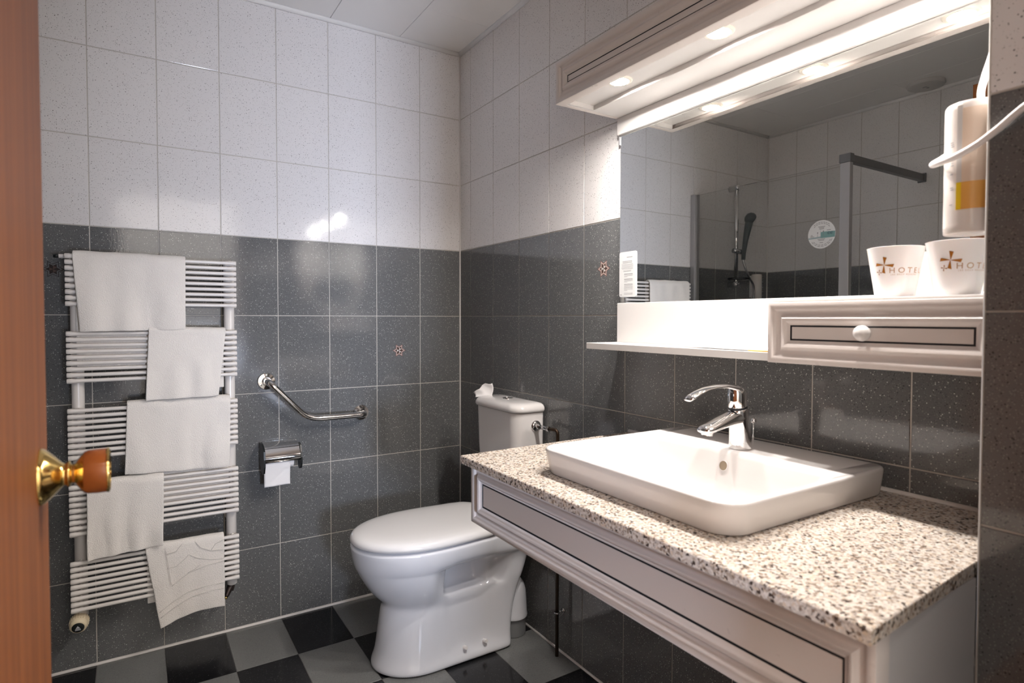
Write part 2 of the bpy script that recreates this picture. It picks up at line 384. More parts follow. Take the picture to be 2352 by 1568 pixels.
# doorway frame and hallway beyond the door
tf = MB(); tf.box(DX0 - .0, DX0 + .03, YF - .13, YF + .008, 0, DH, .002); tf.box(DX1 - .03, DX1, YF - .13, YF + .008, 0, DH, .002); tf.box(DX0, DX1, YF - .13, YF + .008, DH - .03, DH, .002)
tag(tf.build('trim_9', 'door_wood'), 'wooden frame of the doorway', kind='structure')
tag(MB().box(-2.6, .8, -4.0, YF - .12, -.06, 0).build('floor_hall', 'floor_grey'), 'grey floor of the hallway outside the door', kind='structure')
tag(MB().box(-2.6, .8, -4.0, YF - .12, HC, HC + .06).build('ceiling_hall', 'hall_paint'), 'white ceiling of the hallway outside the door', kind='structure')
tag(MB().box(-2.6, .8, -4.1, -4.0, 0, HC).build('wall_hall_far', 'hall_paint'), 'pale wall of the hallway facing the door', kind='structure')
tag(MB().box(-2.7, -2.6, -4.0, YF - .12, 0, HC).build('wall_hall_left', 'hall_paint'), 'pale wall at the left end of hallway', kind='structure')
tag(MB().box(.8, .9, -4.0, YF - .12, 0, HC).build('wall_hall_right', 'hall_paint'), 'pale wall at the right end of hallway', kind='structure')

# ---------------------------------------------------------------- door
d = empty('door_1', 'reddish brown wooden door standing open at the left edge', 'door', (-1.39, -2.28, 0), kind='structure')
part(MB().box(-1.409, -1.369, -2.28, -1.492, .008, 2.052, .0015), 'leaf', 'door_wood', d)
kb = (-1.369, -1.560, .999)
rs = part(MB().lathe([(.0, -.001), (.034, -.001), (.0345, .001), (.031, .006), (.024, .013), (.017, .019), (.0145, .0215), (.0135, .023), (.0135, .026), (.0155, .0265), (.0155, .029), (.0135, .0295), (.012, .031), (.0, .031)], kb, (1, 0, 0), 32), 'rosette', 'brass', d, smooth=True)
part(MB().lathe([(0, .030), (.0115, .030), (.012, .034), (.017, .037), (.022, .0405), (.0245, .043), (0, .043)], kb, (1, 0, 0), 32), 'knob_neck', 'brass', d, angle=50)
part(MB().lathe([(0, .043), (.0248, .0431), (.0265, .047), (.0272, .056), (.0272, .066), (0, .066)], kb, (1, 0, 0), 32), 'knob_grip', 'knob_wood', d, angle=50)
part(MB().lathe([(0, .066), (.0275, .0660), (.0278, .0675), (.0275, .069), (.0255, .0697), (.024, .068), (.012, .0675), (0, .0675)], kb, (1, 0, 0), 32), 'knob_cap', 'brass', d, angle=40)

# ---------------------------------------------------------------- towel radiator
rad = empty('towel_radiator', 'white enamelled towel radiator with five groups of bars on back wall', 'radiator', (-1.21, -.07, .2))
RX0, RX1, BY = -1.462, -.962, -.095
for cx in (-1.4355, -.982):
    part(MB().tube([(cx, -.055, .2), (cx, -.055, .205), (cx, -.055, 1.392), (cx, -.055, 1.4)], [.012, .0178, .0178, .012], 20), 'column', 'radiator_enamel', rad, smooth=True)
bm_ = MB()
h = (RX1 - RX0) / 2
xs = [-h, -h + .0015, -h + .012, -h + .022, -h + .05, 0, h - .05, h - .022, h - .012, h - .0015, h]
bm_.tube([(x, 0, 0) for x in xs], [.007, .0085, .0085, .0072, .0065, .0065, .0065, .0072, .0085, .0085, .007], 10, [.0066, .0083, .0086, .0070, .0063, .0063, .0063, .0070, .0086, .0083, .0066])
b0 = bm_.build('bar', 'radiator_enamel', smooth=True); first = True
for gi in range(5):
    for k in range(9):
        o = b0 if first else link_copy(b0); first = False
        o.location = ((RX0 + RX1) / 2, BY, 1.388 - .249 * gi - .01905 * k)
        keep(o, rad)
        for cx in (-1.4355, -.982):   # short saddles joining bar and column
            pass
for cx in (-1.4355, -.982):
    for gi in range(5):
        b = MB()
        for k in range(9):
            z = 1.388 - .249 * gi - .01905 * k; b.tube([(cx, -.0535, z), (cx, -.09, z)], .006, 8)
        part(b, 'saddle_row', 'radiator_enamel', rad, smooth=True)
for (x, z) in ((-1.435, 1.30), (-.982, 1.30), (-1.435, .45), (-.982, .45)):
    b = MB(); b.tube([(x, -.003, z), (x, -.045, z)], .010, 12); b.lathe([(0, 0), (.018, 0), (.018, .006), (0, .006)], (x, -.0006, z), (0, -1, 0), 16)
    part(b, 'stand_off', 'radiator_enamel', rad, angle=40)
part(MB().tube([(-1.462, -.075, 1.388), (-1.478, -.075, 1.388)], .0065, 10), 'bleed_valve', 'radiator_enamel', rad, angle=40)
part(MB().tube([(-1.478, -.075, 1.388), (-1.492, -.075, 1.387)], [.0065, .0055], 8), 'bleed_plug', 'black_plastic', rad, angle=40)
# thermostatic head under the left column
ax = Vector((-.06, -.965, -.26)).normalized(); o0 = Vector((-1.441, -.052, .198))
th = part(MB().lathe([(0, -.015), (.013, -.015), (.014, .0), (.022, .003), (.0255, .012), (.0262, .03), (.024, .046), (.019, .050), (0, .050)], o0, ax, 28), 'thermostat_head', 'cream_plastic', rad, angle=50)
b = MB(); u_ = ax.orthogonal().normalized(); w_ = ax.cross(u_)
for i in range(24):
    t = 2 * PI * i / 24; c = o0 + (u_ * math.cos(t) + w_ * math.sin(t)) * .0258
    b.tube([c + ax * .012, c + ax * .034], .0016, 6)
sub(b, 'grip_ribs', 'cream_plastic', th, rad)
cap = part(MB().lathe([(0, .049), (.0175, .049), (.0172, .0515), (.012, .0535), (0, .0542)], o0, ax, 28), 'dial_cap', 'black_plastic', rad, angle=50)
rt_ = Vector((1, 0, 0)); up_ = ax.cross(rt_).normalized(); up_ = up_ if up_.z > 0 else -up_; c0 = o0 + ax * .0546
b = MB(); q = lambda x, y: c0 + rt_ * x + up_ * y
b.add([q(-.006, .0005), q(.006, .0005), q(0, .0095)], [(0, 1, 2)]); b.add([q(-.0075, -.0035), q(.0075, -.0035), q(.0068, -.001), q(-.0068, -.001)], [(0, 1, 2, 3)])
b.add([q(-.008, -.0072), q(.008, -.0072), q(.0075, -.005), q(-.0075, -.005)], [(0, 1, 2, 3)])
sub(b, 'emblem', 'sticker_grey', cap, rad)
# return valve under the right column
b = MB(); b.tube([(-.985, -.055, .215), (-.985, -.055, .195), (-.99, -.06, .18)], [.012, .013, .012], 12); b.tube([(-.985, -.058, .197), (-.985, -.001, .197)], .009, 10); b.tube([(-.99, -.06, .19), (-1.004, -.075, .168)], [.011, .008], 12)
part(b, 'return_valve', 'dark_valve', rad, angle=40)
part(MB().tube([(-1.004, -.075, .168), (-1.008, -.079, .160)], .006, 8), 'valve_plug', 'brass', rad, angle=40)

# ---------------------------------------------------------------- towels
def towel(name, label, TL, TR, BL, BR, back, seed, wr=.004, yf=-.109, sag=0.0, nu=44, nv=60, thick=.0075, yb=-.0815):
    """folded towel over a bar: front flap given by four (x, z) corners; back = z of the rear flap's hem"""
    rnd = random.Random(seed); off = Vector((rnd.random() * 50, rnd.random() * 50, rnd.random() * 50))
    b = MB(); rows = []
    top = (TL[1] + TR[1]) / 2; Lf = top - (BL[1] + BR[1]) / 2; Lb = top - back; R_ = (abs(yf) - abs(yb)) / 2
    tot = Lf + PI * R_ + Lb
    for i in range(nv + 1):
        s_ = tot * i / nv; row = []
        for j in range(nu + 1):
            u = j / nu; zt = TL[1] + (TR[1] - TL[1]) * u; zb = BL[1] + (BR[1] - BL[1]) * u + sag * math.sin(PI * u)
            if s_ < Lf:
                v = s_ / Lf; z = zb + (zt - R_ - zb) * v; xl = BL[0] + (TL[0] - BL[0]) * v; xr = BR[0] + (TR[0] - BR[0]) * v; y = yf; hang = 1 - v
            elif s_ < Lf + PI * R_:
                t = (s_ - Lf) / R_; xl, xr = TL[0], TR[0]; y = yf + R_ - R_ * math.cos(t); z = zt - R_ + R_ * math.sin(t); hang = 0
            else:
                v = (s_ - Lf - PI * R_) / Lb; xl, xr = TL[0] + .004, TR[0] - .004; y = yf + 2 * R_; z = zt - R_ - v * Lb; hang = 0
            x = xl + (xr - xl) * u
            p = Vector((x * 9, z * 5, 0)) + off
            wv = (noise.noise(p) + .5 * noise.noise(p * 2.3)) * wr
            fold = math.sin(u * 17 + seed + 2 * noise.noise(p * .7)) * wr * .6 * hang
            if s_ < Lf: y += min(wv + fold, .003) - hang * .002; x += noise.noise(Vector((0, z * 14, seed))) * .002
            elif s_ < Lf + PI * R_: z += noise.noise(Vector((x * 22, 0, seed * 3.1))) * .0022
            if i == 0: z += noise.noise(Vector((x * 30, 1, seed))) * .0015
            row.append((x, y, z))
        rows.append(row)
    b.rings(rows, False, False, False)
    o = b.build(name, 'towel', smooth=True)
    md = o.modifiers.new('thickness', 'SOLIDIFY'); md.thickness = thick; md.offset = 0.0; md.use_rim = True
    md2 = o.modifiers.new('round', 'BEVEL'); md2.width = .0025; md2.segments = 2; md2.limit_method = 'ANGLE'; md2.angle_limit = 1.0
    tag(o, label, 'towel'); return o
towel('bath_towel', 'large white towel on top bars of radiator, topmost of five', (-1.441, 1.404), (-1.124, 1.403), (-1.424, 1.145), (-1.127, 1.150), 1.045, 3, .012, yb=-.0765, thick=.006)
towel('hand_towel', 'white hand towel on radiator, second from the top, right side', (-1.236, 1.160), (-1.001, 1.154), (-1.248, .912), (-1.026, .914), .96, 11, .008, yf=-.117, yb=-.083, thick=.006)
towel('bath_towel', 'wide white towel in the middle of the radiator, third from top', (-1.301, .911), (-.987, .911), (-1.310, .668), (-.992, .655), .55, 21, .008, yb=-.0765, thick=.006)
towel('hand_towel', 'small white towel on lower left of radiator behind door knob', (-1.413, .659), (-1.198, .661), (-1.416, .402), (-1.203, .415), .45, 31, .008, yf=-.117, yb=-.083, thick=.006)
bmt = towel('bath_mat', 'white bath mat with stitched mountain lines on lowest radiator bars', (-1.255, .414), (-1.013, .413), (-1.214, .122), (-1.013, .150), .22, 41, .003, sag=.016)
def matpt(u, v):   # v: 0 top .. 1 hem, on the mat's front
    xl = -1.255 + .041 * v; xr = -1.013; zt = .410; zb = .122 + .028 * u + .016 * math.sin(PI * u)
    return (xl + (xr - xl) * u, -.1165 - .001 * v, zt + (zb - zt) * v)
lines = [[(.24, .03), (.24, .50), (.25, .54)], [(.25, .54), (.5, .43), (.75, .38), (.99, .36)], [(.22, .30), (.34, .30), (.45, .24), (.52, .185), (.62, .25), (.8, .31), (.99, .325)],
         [(.24, .12), (.36, .11), (.45, .02)], [(.62, .03), (.68, .12), (.82, .19), (.99, .20)], [(.82, .18), (.88, .10), (.99, .06)], [(.48, .43), (.58, .40), (.65, .355)],
         [(.03, .80), (.25, .74), (.45, .69), (.7, .67), (.99, .66)], [(.03, .87), (.25, .82), (.5, .77), (.75, .75), (.99, .74)]]
for L in lines:
    P_ = []
    for i in range(len(L) - 1):
        for k in range(6): P_.append(matpt(L[i][0] + (L[i + 1][0] - L[i][0]) * k / 6, L[i][1] + (L[i + 1][1] - L[i][1]) * k / 6))
    P_.append(matpt(*L[-1]))
    o = MB().tube(P_, .0010, 6).build('stitched_line', 'stitch', smooth=True); o.parent = bmt

# ---------------------------------------------------------------- grab bar
gb = empty('grab_bar', 'angled chrome grab bar above toilet paper holder', 'grab bar', (-.66, 0, .87))
def bend(pts, r, n=7):
    """polyline with rounded corners"""
    P_ = [Vector(p) for p in pts]; out = [P_[0]]
    for i in range(1, len(P_) - 1):
        a = (P_[i - 1] - P_[i]); c = (P_[i + 1] - P_[i]); k = min(r, a.length * .45, c.length * .45); A, C_ = P_[i] + a.normalized() * k, P_[i] + c.normalized() * k
        for j in range(n + 1):
            t = j / n; out.append(A * (1 - t) ** 2 + P_[i] * 2 * t * (1 - t) + C_ * t * t)
    out.append(P_[-1]); return out
part(MB().tube(bend([(-.846, -.002, .945), (-.846, -.066, .945), (-.703, -.066, .793), (-.472, -.066, .793), (-.472, -.002, .793)], .05, 9), .0125, 16), 'tube', 'chrome', gb, smooth=True)
for x, z in ((-.846, .945), (-.472, .793)):
    f_ = part(MB().lathe([(0, 0), (.033, 0), (.0335, .003), (.031, .0065), (.018, .008), (.016, .013), (0, .013)], (x, 0, z), (0, -1, 0), 28), 'flange', 'chrome', gb, angle=40)
    for a in (90, 210, 330):
        t = math.radians(a); sub(MB().lathe([(0, .005), (.0045, .005), (.004, .0085), (0, .009)], (x + .0245 * math.cos(t), 0, z + .0245 * math.sin(t)), (0, -1, 0), 12), 'screw', 'chrome', f_, gb, angle=40)

# ---------------------------------------------------------------- toilet paper holder and roll
tp = empty('toilet_paper_holder', 'chrome covered toilet paper holder below grab bar', 'paper holder', (-.807, 0, .66))
TC = (-.060, .645); x0, x1 = -.868, -.742
prof = [(0.0, .712), (-.030, .7125), (-.058, .706), (-.082, .692), (-.096, .673), (-.100, .660), (-.099, .648)]
b = MB(); b.rings([[(x0, y, z), (x1, y, z), (x1, y + .0015, z - .0015), (x0, y + .0015, z - .0015)] for y, z in prof]); part(b, 'cover', 'chrome', tp, angle=60)
part(MB().tube([(x0, -.0995, .648), (x1, -.0995, .648)], .0025, 10), 'cover_lip', 'chrome', tp, smooth=True)
part(MB().box(x0 + .01, x1 - .01, -.004, 0, .62, .712, .001), 'back_plate', 'chrome_soft', tp)
for x, rr in ((x0 - .004, 1), (x1 + .004, .72)):
    ring = [(-.098, .690), (-.104, .660), (-.103, .632), (-.090, .606), (-.066, .596), (-.040, .604), (-.012, .63), (-.002, .66), (-.002, .708), (-.05, .712), (-.08, .704)] if rr == 1 else [(-.098, .676), (-.104, .655), (-.101, .630), (-.088, .610), (-.066, .604), (-.05, .612), (-.04, .64), (-.04, .69), (-.06, .706), (-.085, .70)]
    b = MB(); b.rings([[(x - .003, y, z) for y, z in ring], [(x + .003, y, z) for y, z in ring]]); part(b, 'side_plate', 'black_plastic', tp)
part(MB().tube([(x0, *TC), (x1, *TC)], .007, 10), 'spindle', 'chrome_soft', tp, smooth=True)
tr0 = empty('toilet_paper_roll', 'white toilet paper roll hanging in the chrome holder', 'toilet paper', (-.815, TC[0], .6))
b = MB(); xa, xb = -.862, -.764
def circ(x, r, n=36): return [(x, TC[0] + r * math.cos(2 * PI * i / n), TC[1] + r * math.sin(2 * PI * i / n)) for i in range(n)]
b.rings([circ(xa, .020), circ(xa, .0300), circ(xa + .001, .0310), circ(xb - .001, .0310), circ(xb, .0300), circ(xb, .020), circ(xa, .020)], False, False); part(b, 'roll', 'paper', tr0, angle=40)
b = MB(); rows = []
for i in range(17):
    t = i / 16; r_ = []
    for j in range(13):
        u = j / 12; x = -.8715 + .0935 * u; z = .643 - t * .091; y = TC[0] - .0322 + .008 * math.sin(t * 2.2) + .0025 * math.sin(u * 5 + t * 4) * t + (.004 * max(0, 1 - abs(u + t - 1.15) * 5) if t > .3 else 0)
        r_.append((x, y, z + .002 * u * t))
    rows.append(r_)
b.rings(rows, False, False, False); o = part(b, 'loose_sheet', 'paper', tr0, smooth=True); md = o.modifiers.new('t', 'SOLIDIFY'); md.thickness = .0008

# ---------------------------------------------------------------- toilet
TY = -.53
to = empty('toilet', 'white ceramic toilet with closed lid and cistern against the right wall', 'toilet', (-.36, TY, 0))
LEV = [  # z, front x, back x, nose length, half widths at x = -.46, -.395, -.365, -.25, -.20, -.12
    (.000, -.606, -.118, .17, (.134, .134, .134, .134, .134, .132)),
    (.006, -.609, -.117, .17, (.136, .136, .136, .136, .136, .134)),
    (.022, -.607, -.117, .17, (.133, .134, .134, .134, .134, .133)),
    (.034, -.602, -.117, .17, (.128, .126, .122, .116, .122, .130)),
    (.060, -.594, -.116, .17, (.123, .117, .112, .106, .113, .126)),
    (.110, -.588, -.108, .17, (.119, .110, .105, .099, .105, .121)),
    (.170, -.580, -.094, .17, (.116, .106, .100, .093, .099, .119)),
    (.200, -.574, -.084, .17, (.114, .104, .097, .089, .096, .119)),
    (.214, -.570, -.078, .18, (.114, .103, .095, .086, .094, .119)),
    (.226, -.577, -.073, .19, (.119, .104, .093, .082, .092, .120)),
    (.236, -.586, -.069, .195, (.125, .106, .088, .078, .090, .120)),
    (.242, -.592, -.066, .20, (.129, .107, .050, .044, .082, .121)),
    (.262, -.610, -.058, .21, (.140, .112, .042, .038, .078, .122)),
    (.290, -.629, -.050, .22, (.151, .118, .040, .036, .082, .126)),
    (.320, -.646, -.044, .23, (.160, .126, .040, .036, .092, .130)),
    (.346, -.658, -.040, .24, (.166, .136, .042, .038, .108, .136)),
    (.352, -.661, -.037, .24, (.166, .150, .120, .118, .140, .142)),
    (.360, -.664, -.033, .24, (.171, .169, .166, .160, .155, .148)),
    (.385, -.671, -.022, .25, (.180, .180, .177, .168, .160, .150)),
    (.415, -.675, -.018, .25, (.183, .184, .182, .172, .162, .150)),
    (.428, -.676, -.018, .25, (.183, .184, .182, .172, .162, .150)),
    (.433, -.673, -.018, .25, (.180, .181, .179, .169, .159, .147))]
KX = (-.46, -.395, -.365, -.25, -.20, -.12)
def hwid(x, ws):
    if x <= KX[0]: return ws[0]
    for i in range(5):
        if x <= KX[i + 1]:
            t = (x - KX[i]) / (KX[i + 1] - KX[i]); t = t * t * (3 - 2 * t); return ws[i] + (ws[i + 1] - ws[i]) * t
    return ws[5]
def outline(xf, xb, nose, ws, z, n=64, br=.03):
    side = []
    for i in range(n + 1):
        s_ = i / n; t = s_ * s_ * (1.6 - .6 * s_)
        x = xf + (xb - xf) * t; dd = x - xf
        k = 1.0 if dd >= nose else math.sqrt(max(0, 1 - (1 - dd / nose) ** 2.15)) if dd > 0 else 0.0
        eb = xb - x; kb_ = 1.0 if eb > br else (1 - .25 * (1 - eb / br) ** 2)
        side.append((x, hwid(x, ws) * k * kb_))
    return [(x, TY - y, z) for x, y in side] + [(x, TY + y, z) for x, y in reversed(side[1:])]
b = MB(); b.rings([outline(L[1], L[2], L[3], L[4], L[0]) for L in LEV])
o = part(b, 'bowl', 'toilet_ceramic', to, smooth=True)
md = o.modifiers.new('s', 'SUBSURF'); md.levels = 1; md.render_levels = 1
sw = (.183, .1835, .182, .174, .166, .152)
def scaled(k, dx, z, xb=-.155): return outline(-.676 + dx, xb, .25, tuple(w_ - k for w_ in sw), z, 48, .05)
b = MB(); b.rings([scaled(.013, .013, .4330), scaled(.011, .011, .4345), scaled(.011, .011, .4370), scaled(.013, .013, .4384)]); part(b, 'seat', 'seat_plastic', to, angle=40)
b = MB(); b.rings([scaled(.006, .006, .4386), scaled(.001, .001, .4400), scaled(-.0015, -.0015, .4445), scaled(-.001, -.001, .451), scaled(.002, .002, .4575), scaled(.007, .007, .4625), scaled(.015, .015, .4662), scaled(.035, .035, .4695), scaled(.07, .07, .4715, -.17), scaled(.12, .14, .4725, -.19)])
part(b, 'lid', 'seat_plastic', to, smooth=True)
for y in (TY - .075, TY + .075):
    part(MB().tube([(-.148, y - .02, .447), (-.148, y + .02, .447)], .012, 14), 'lid_hinge', 'seat_plastic', to, smooth=True)
for x, z in ((-.318, .046), (-.238, .046)):
    part(MB().lathe([(0, -.02), (.0075, -.02), (.0075, .009), (.0062, .0125), (0, .0132)], (x, TY - .119, z), (0, -.96, .28), 14), 'bolt_cap', 'seat_plastic', to, angle=40)
# cistern on the rear deck
b = MB(); cr_ = [.045, .012, .012, .045]
b.rings([rrect(-.112, -.012, -.672, -.388, .434, cr_, 8), rrect(-.118, -.010, -.678, -.382, .50, cr_, 8), rrect(-.128, -.008, -.684, -.376, .70, cr_, 8), rrect(-.132, -.008, -.686, -.374, .848, cr_, 8)])
ci = part(b, 'cistern', 'ceramic', to, angle=50)
b = MB(); c2_ = [.05, .015, .015, .05]
b.rings([rrect(-.130, -.010, -.684, -.376, .8485, c2_, 8), rrect(-.139, -.007, -.693, -.367, .851, c2_, 8), rrect(-.141, -.006, -.695, -.365, .858, c2_, 8), rrect(-.140, -.006, -.694, -.366, .866, c2_, 8),
         rrect(-.136, -.008, -.690, -.370, .874, c2_, 8), rrect(-.128, -.012, -.682, -.378, .880, c2_, 8), rrect(-.112, -.022, -.664, -.396, .8835, [.04, .015, .015, .04], 8), rrect(-.09, -.04, -.60, -.46, .885, .02, 8)])
cl = part(b, 'cistern_lid', 'ceramic', to, smooth=True)
b = MB(); b.lathe([(0, .8845), (.0205, .8845), (.0205, .8875), (.017, .8880), (.0165, .8865), (0, .8865)], (-.072, TY - .005, 0), (0, 0, 1), 28); bt = part(b, 'flush_button', 'chrome', to, angle=40)
sub(MB().box(-.0885, -.0555, TY - .0055, TY - .0045, .8864, .8872), 'button_split', 'black_plastic', bt, to)
# drain bend behind the toilet
dp = empty('drain_connector', 'white drain sleeve on grey floor pipe behind the toilet', 'pipe', (-.075, -.575, 0))
part(MB().lathe([(0, .0), (.050, .0), (.050, .062), (.053, .064), (.053, .070), (0, .07)], (-.075, -.575, .002), (0, 0, 1), 28), 'floor_pipe', 'grey_pipe', dp, angle=40)
b = MB(); b.lathe([(0, .066), (.056, .066), (.057, .072), (.055, .080), (.053, .13), (.05, .165), (.042, .19), (.03, .205), (0, .21)], (-.075, -.575, .002), (0, 0, 1), 28); part(b, 'sleeve', 'toilet_ceramic', dp, angle=60)
# crumpled paper bag on the cistern
b = MB(); rows = []
for i in range(11):
    t = i / 10; r_ = []
    for j in range(16):
        u = j / 15
        x = -.122 + .050 * u + .006 * math.sin(t * 3); y = -.372 - .040 * u + .022 * (1 - u) * (.2 + .8 * t) + .006 * math.sin(u * 9 + t * 3) * t
        z = .8795 + (.050 * min(1, .25 + u * 1.1)) * t - .005 * (1 - u) ** 2 * (1 - t) + .002 * math.sin(u * 14 + t * 6) * t
        r_.append((x, y, z))
    rows.append(r_)
b.rings(rows, False, False, False); o = b.build('paper_bag', 'paper', smooth=True); md = o.modifiers.new('t', 'SOLIDIFY'); md.thickness = .001; tag(o, 'crumpled white paper bag propped on the cistern lid', 'paper bag')

# ---------------------------------------------------------------- cistern water supply
sv = empty('supply_valve', 'chrome supply valve on side of the cistern', 'valve', (-.05, -.69, .8))
part(MB().lathe([(0, 0), (.021, 0), (.021, .003), (.017, .008), (.009, .0105), (0, .0105)], (-.046, -.685, .80), (0, -1, 0), 24), 'escutcheon', 'chrome', sv, angle=40)
part(MB().tube([(-.046, -.69, .80), (-.046, -.712, .80)], .0095, 8), 'nut', 'chrome', sv, angle=30)
part(MB().tube([(-.046, -.71, .80), (-.044, -.735, .80), (-.043, -.755, .80)], [.0075, .0075, .0072], 14), 'body', 'chrome_soft', sv, smooth=True)
part(MB().tube([(-.043, -.752, .80), (-.042, -.765, .80)], .0098, 6), 'compression_nut', 'chrome_soft', sv)
cp = empty('water_pipe', 'dark copper water pipe running from cistern valve down to the floor', 'pipe', (-.03, -.795, 0))
part(MB().tube(bend([(-.042, -.764, .80), (-.030, -.797, .80), (-.030, -.797, .0)], .018, 8), .0062, 12), 'pipe', 'copper_pipe', cp, smooth=True)
b = MB(); b.tube([(-.030, -.797 + .0085 * math.cos(t), .155 + .002 * math.sin(3 * t)) if False else (-.030 + .0085 * math.cos(t), -.797 + .0085 * math.sin(t), .155) for t in [2 * PI * i / 16 for i in range(17)]], .003, 8); b.tube([(-.022, -.797, .155), (-.001, -.797, .155)], .0035, 8); b.lathe([(0, 0), (.009, 0), (.009, .004), (0, .005)], (-.001, -.797, .155), (-1, 0, 0), 12)
part(b, 'pipe_clip', 'chrome_soft', cp, smooth=True)

# ---------------------------------------------------------------- moulded fronts (canopy, drawer, vanity share one profile)
PROF = [(0, -.030), (0, -.004), (.0012, -.0012), (.004, 0), (.009, .0002), (.013, -.001), (.016, -.0042), (.020, -.0068), (.025, -.0072), (.0285, -.0052), (.0305, -.0015), (.033, .0), (.0365, -.0008), (.040, -.0035), (.0445, -.0075), (.0465, -.0078)]
def mould(y0, y1, z0, z1, xf, prof=PROF, left=1.0, right=1.0, vert=1.0):
    """mitred frame facing -x; y0 > y1; prof = (inset, offset towards the viewer)"""
    rs = []
    for i, p in prof: rs.append([(xf - p, y0 - i * left, z0 + i * vert), (xf - p, y1 + i * right, z0 + i * vert), (xf - p, y1 + i * right, z1 - i * vert), (xf - p, y0 - i * left, z1 - i * vert)])
    return MB().rings(rs, False, False)
def mould_set(root, y0, y1, z0, z1, xf, left=1, right=1, vert=1, gw=.0022):
    part(mould(y0, y1, z0, z1, xf, PROF, left, right, vert), 'front_frame', 'white_lacquer', root, angle=35)
    i0 = .0465
    part(mould(y0, y1, z0, z1, xf, [(i0, -.0078), (i0 + .0004, -.0095), (i0 + gw, -.0095), (i0 + gw, -.0085)], left, right, vert), 'dark_groove', 'groove_dark', root)
    i1 = i0 + gw
    return part(MB().box(xf + .0084, xf + .02, y1 + i1 * right, y0 - i1 * left, z0 + i1 * vert, z1 - i1 * vert), 'inset_panel', 'white_lacquer', root)

# ---------------------------------------------------------------- vanity
va = empty('vanity_cabinet', 'white moulded vanity cabinet hanging below the granite top', 'cabinet', (-.28, -1.62, .67))
VY0, VY1, VZ0, VZ1 = -1.127, -2.107, .670, .8245
mould_set(va, VY0, -2.112, VZ0, VZ1, -.552, 1.0, .85, 1.02, .0038)
part(MB().box(-.5215, -.002, VY0 - .020, VY0 - .002, VZ0, VZ1), 'side_panel', 'side_panel', va)
part(MB().box(-.5155, PX - .004, VY1 - .0, VY1 + .018, VZ0, VZ1), 'side_panel', 'side_panel', va)
part(MB().box(-.5205, -.5165, VY1 - .001, VY1 + .012, VZ0, VZ1), 'edge_groove', 'groove_dark', va)
part(MB().box(-.521, -.004, VY1 + .02, VY0 - .021, VZ0, VZ0 + .016), 'bottom_panel', 'side_panel', va)
# granite top with the basin cut out of it
b = MB(); z0, z1 = .8255, .8455
outer = [(-.584, -1.132), (-.584, -2.122), (PX - .003, -2.1045), (-.0015, -2.1045), (-.0015, -1.122)]
hx0, hx1, hy0, hy1 = -.484, -.06, -1.855, -1.379
top_o = [(-.584, -1.132), (-.584, -2.122), (PX - .003, -2.1045), (-.0015, -2.1045), (-.0015, -1.122)]
inner = [(hx0, hy1), (hx0, hy0), (hx1, hy0), (hx1, hy1)]
def gran(zz, ins):
    o_ = [(-.584 + ins, -1.132 - ins), (-.584 + ins, -2.122 + ins), (PX - .003, -2.1045 + ins * .3), (-.0015, -2.1045), (-.0015, -1.122 - ins)]
    return [(x, y, zz) for x, y in o_]
r = [gran(z0, .001), gran(z0 + .001, 0), gran(z1 - .0018, 0), gran(z1, .0018)]
b.rings(r, False, False)
vi = len(b.v)
b.add([(x, y, z1) for x, y in inner] + [(x, y, z0) for x, y in inner], [(0, 1, 5, 4), (1, 2, 6, 5), (2, 3, 7, 6), (3, 0, 4, 7)])
T_ = 15; B_ = 0
for base, io in ((T_, vi), (B_, vi + 4)):
    b.f += [(base + 0, base + 1, io + 1, io + 0), (base + 1, base + 2, io + 2, io + 1), (base + 2, base + 3, io + 2), (base + 3, base + 4, io + 3, io + 2), (base + 4, base + 0, io + 0, io + 3)]; b.mi += [0] * 5
tag(b.build('countertop', 'granite'), 'beige and black speckled granite countertop under the washbasin', 'countertop')
tag(cove((-.0005, -2.104, .8458), (-.0005, -1.122, .8458), (-1, 0, 0), (0, 0, 1), .007).build('trim_10', 'caulk', smooth=True), 'pale sealant line between granite top and tiles', kind='structure')

# ---------------------------------------------------------------- washbasin
wa = empty('washbasin', 'white rectangular ceramic washbasin set on the granite top', 'washbasin', (-.26, -1.617, .845))
b = MB(); oz = .8462
def bo(dx, z, r): return rrect(-.498 - dx, -.026, -1.870 - dx, -1.364 + dx, z, [r, .03, .03, r], 8)
def bi(x0_, x1_, y0_, y1_, z, r): return rrect(x0_, x1_, y0_, y1_, z, r, 8)
rings_ = [bo(-.003, oz, .050), bo(.000, oz + .003, .050), bo(.004, oz + .03, .048), bo(.0065, .8960, .046), bo(.0062, .8990, .046), bo(.0048, .9010, .045), bo(.002, .9018, .043),
          bi(-.492, -.172, -1.864, -1.370, .9012, .034), bi(-.489, -.176, -1.861, -1.373, .898, .034), bi(-.486, -.179, -1.857, -1.377, .890, .034), bi(-.478, -.185, -1.846, -1.388, .866, .040),
          bi(-.466, -.192, -1.828, -1.406, .836, .05), bi(-.452, -.202, -1.802, -1.432, .815, .06), bi(-.43, -.22, -1.765, -1.468, .804, .07), bi(-.38, -.27, -1.69, -1.545, .797, .05), bi(-.345, -.305, -1.637, -1.597, .794, .0195)]
b.rings(rings_, False, True); part(b, 'bowl', 'ceramic', wa, angle=50)
part(MB().lathe([(0, .794), (.019, .7945), (.021, .797), (.023, .7985), (.020, .7995), (.014, .7985), (0, .800)], (-.325, -1.617, 0), (0, 0, 1), 24), 'drain_plug', 'chrome', wa, angle=40)
ov = MB(); ov.lathe([(0, 0), (.0105, 0), (.0105, .002), (0, .002)], (-.1843, -1.612, .868), (-.97, 0, .22), 24)
part(ov, 'overflow_hole', 'overflow_dark', wa, angle=40)
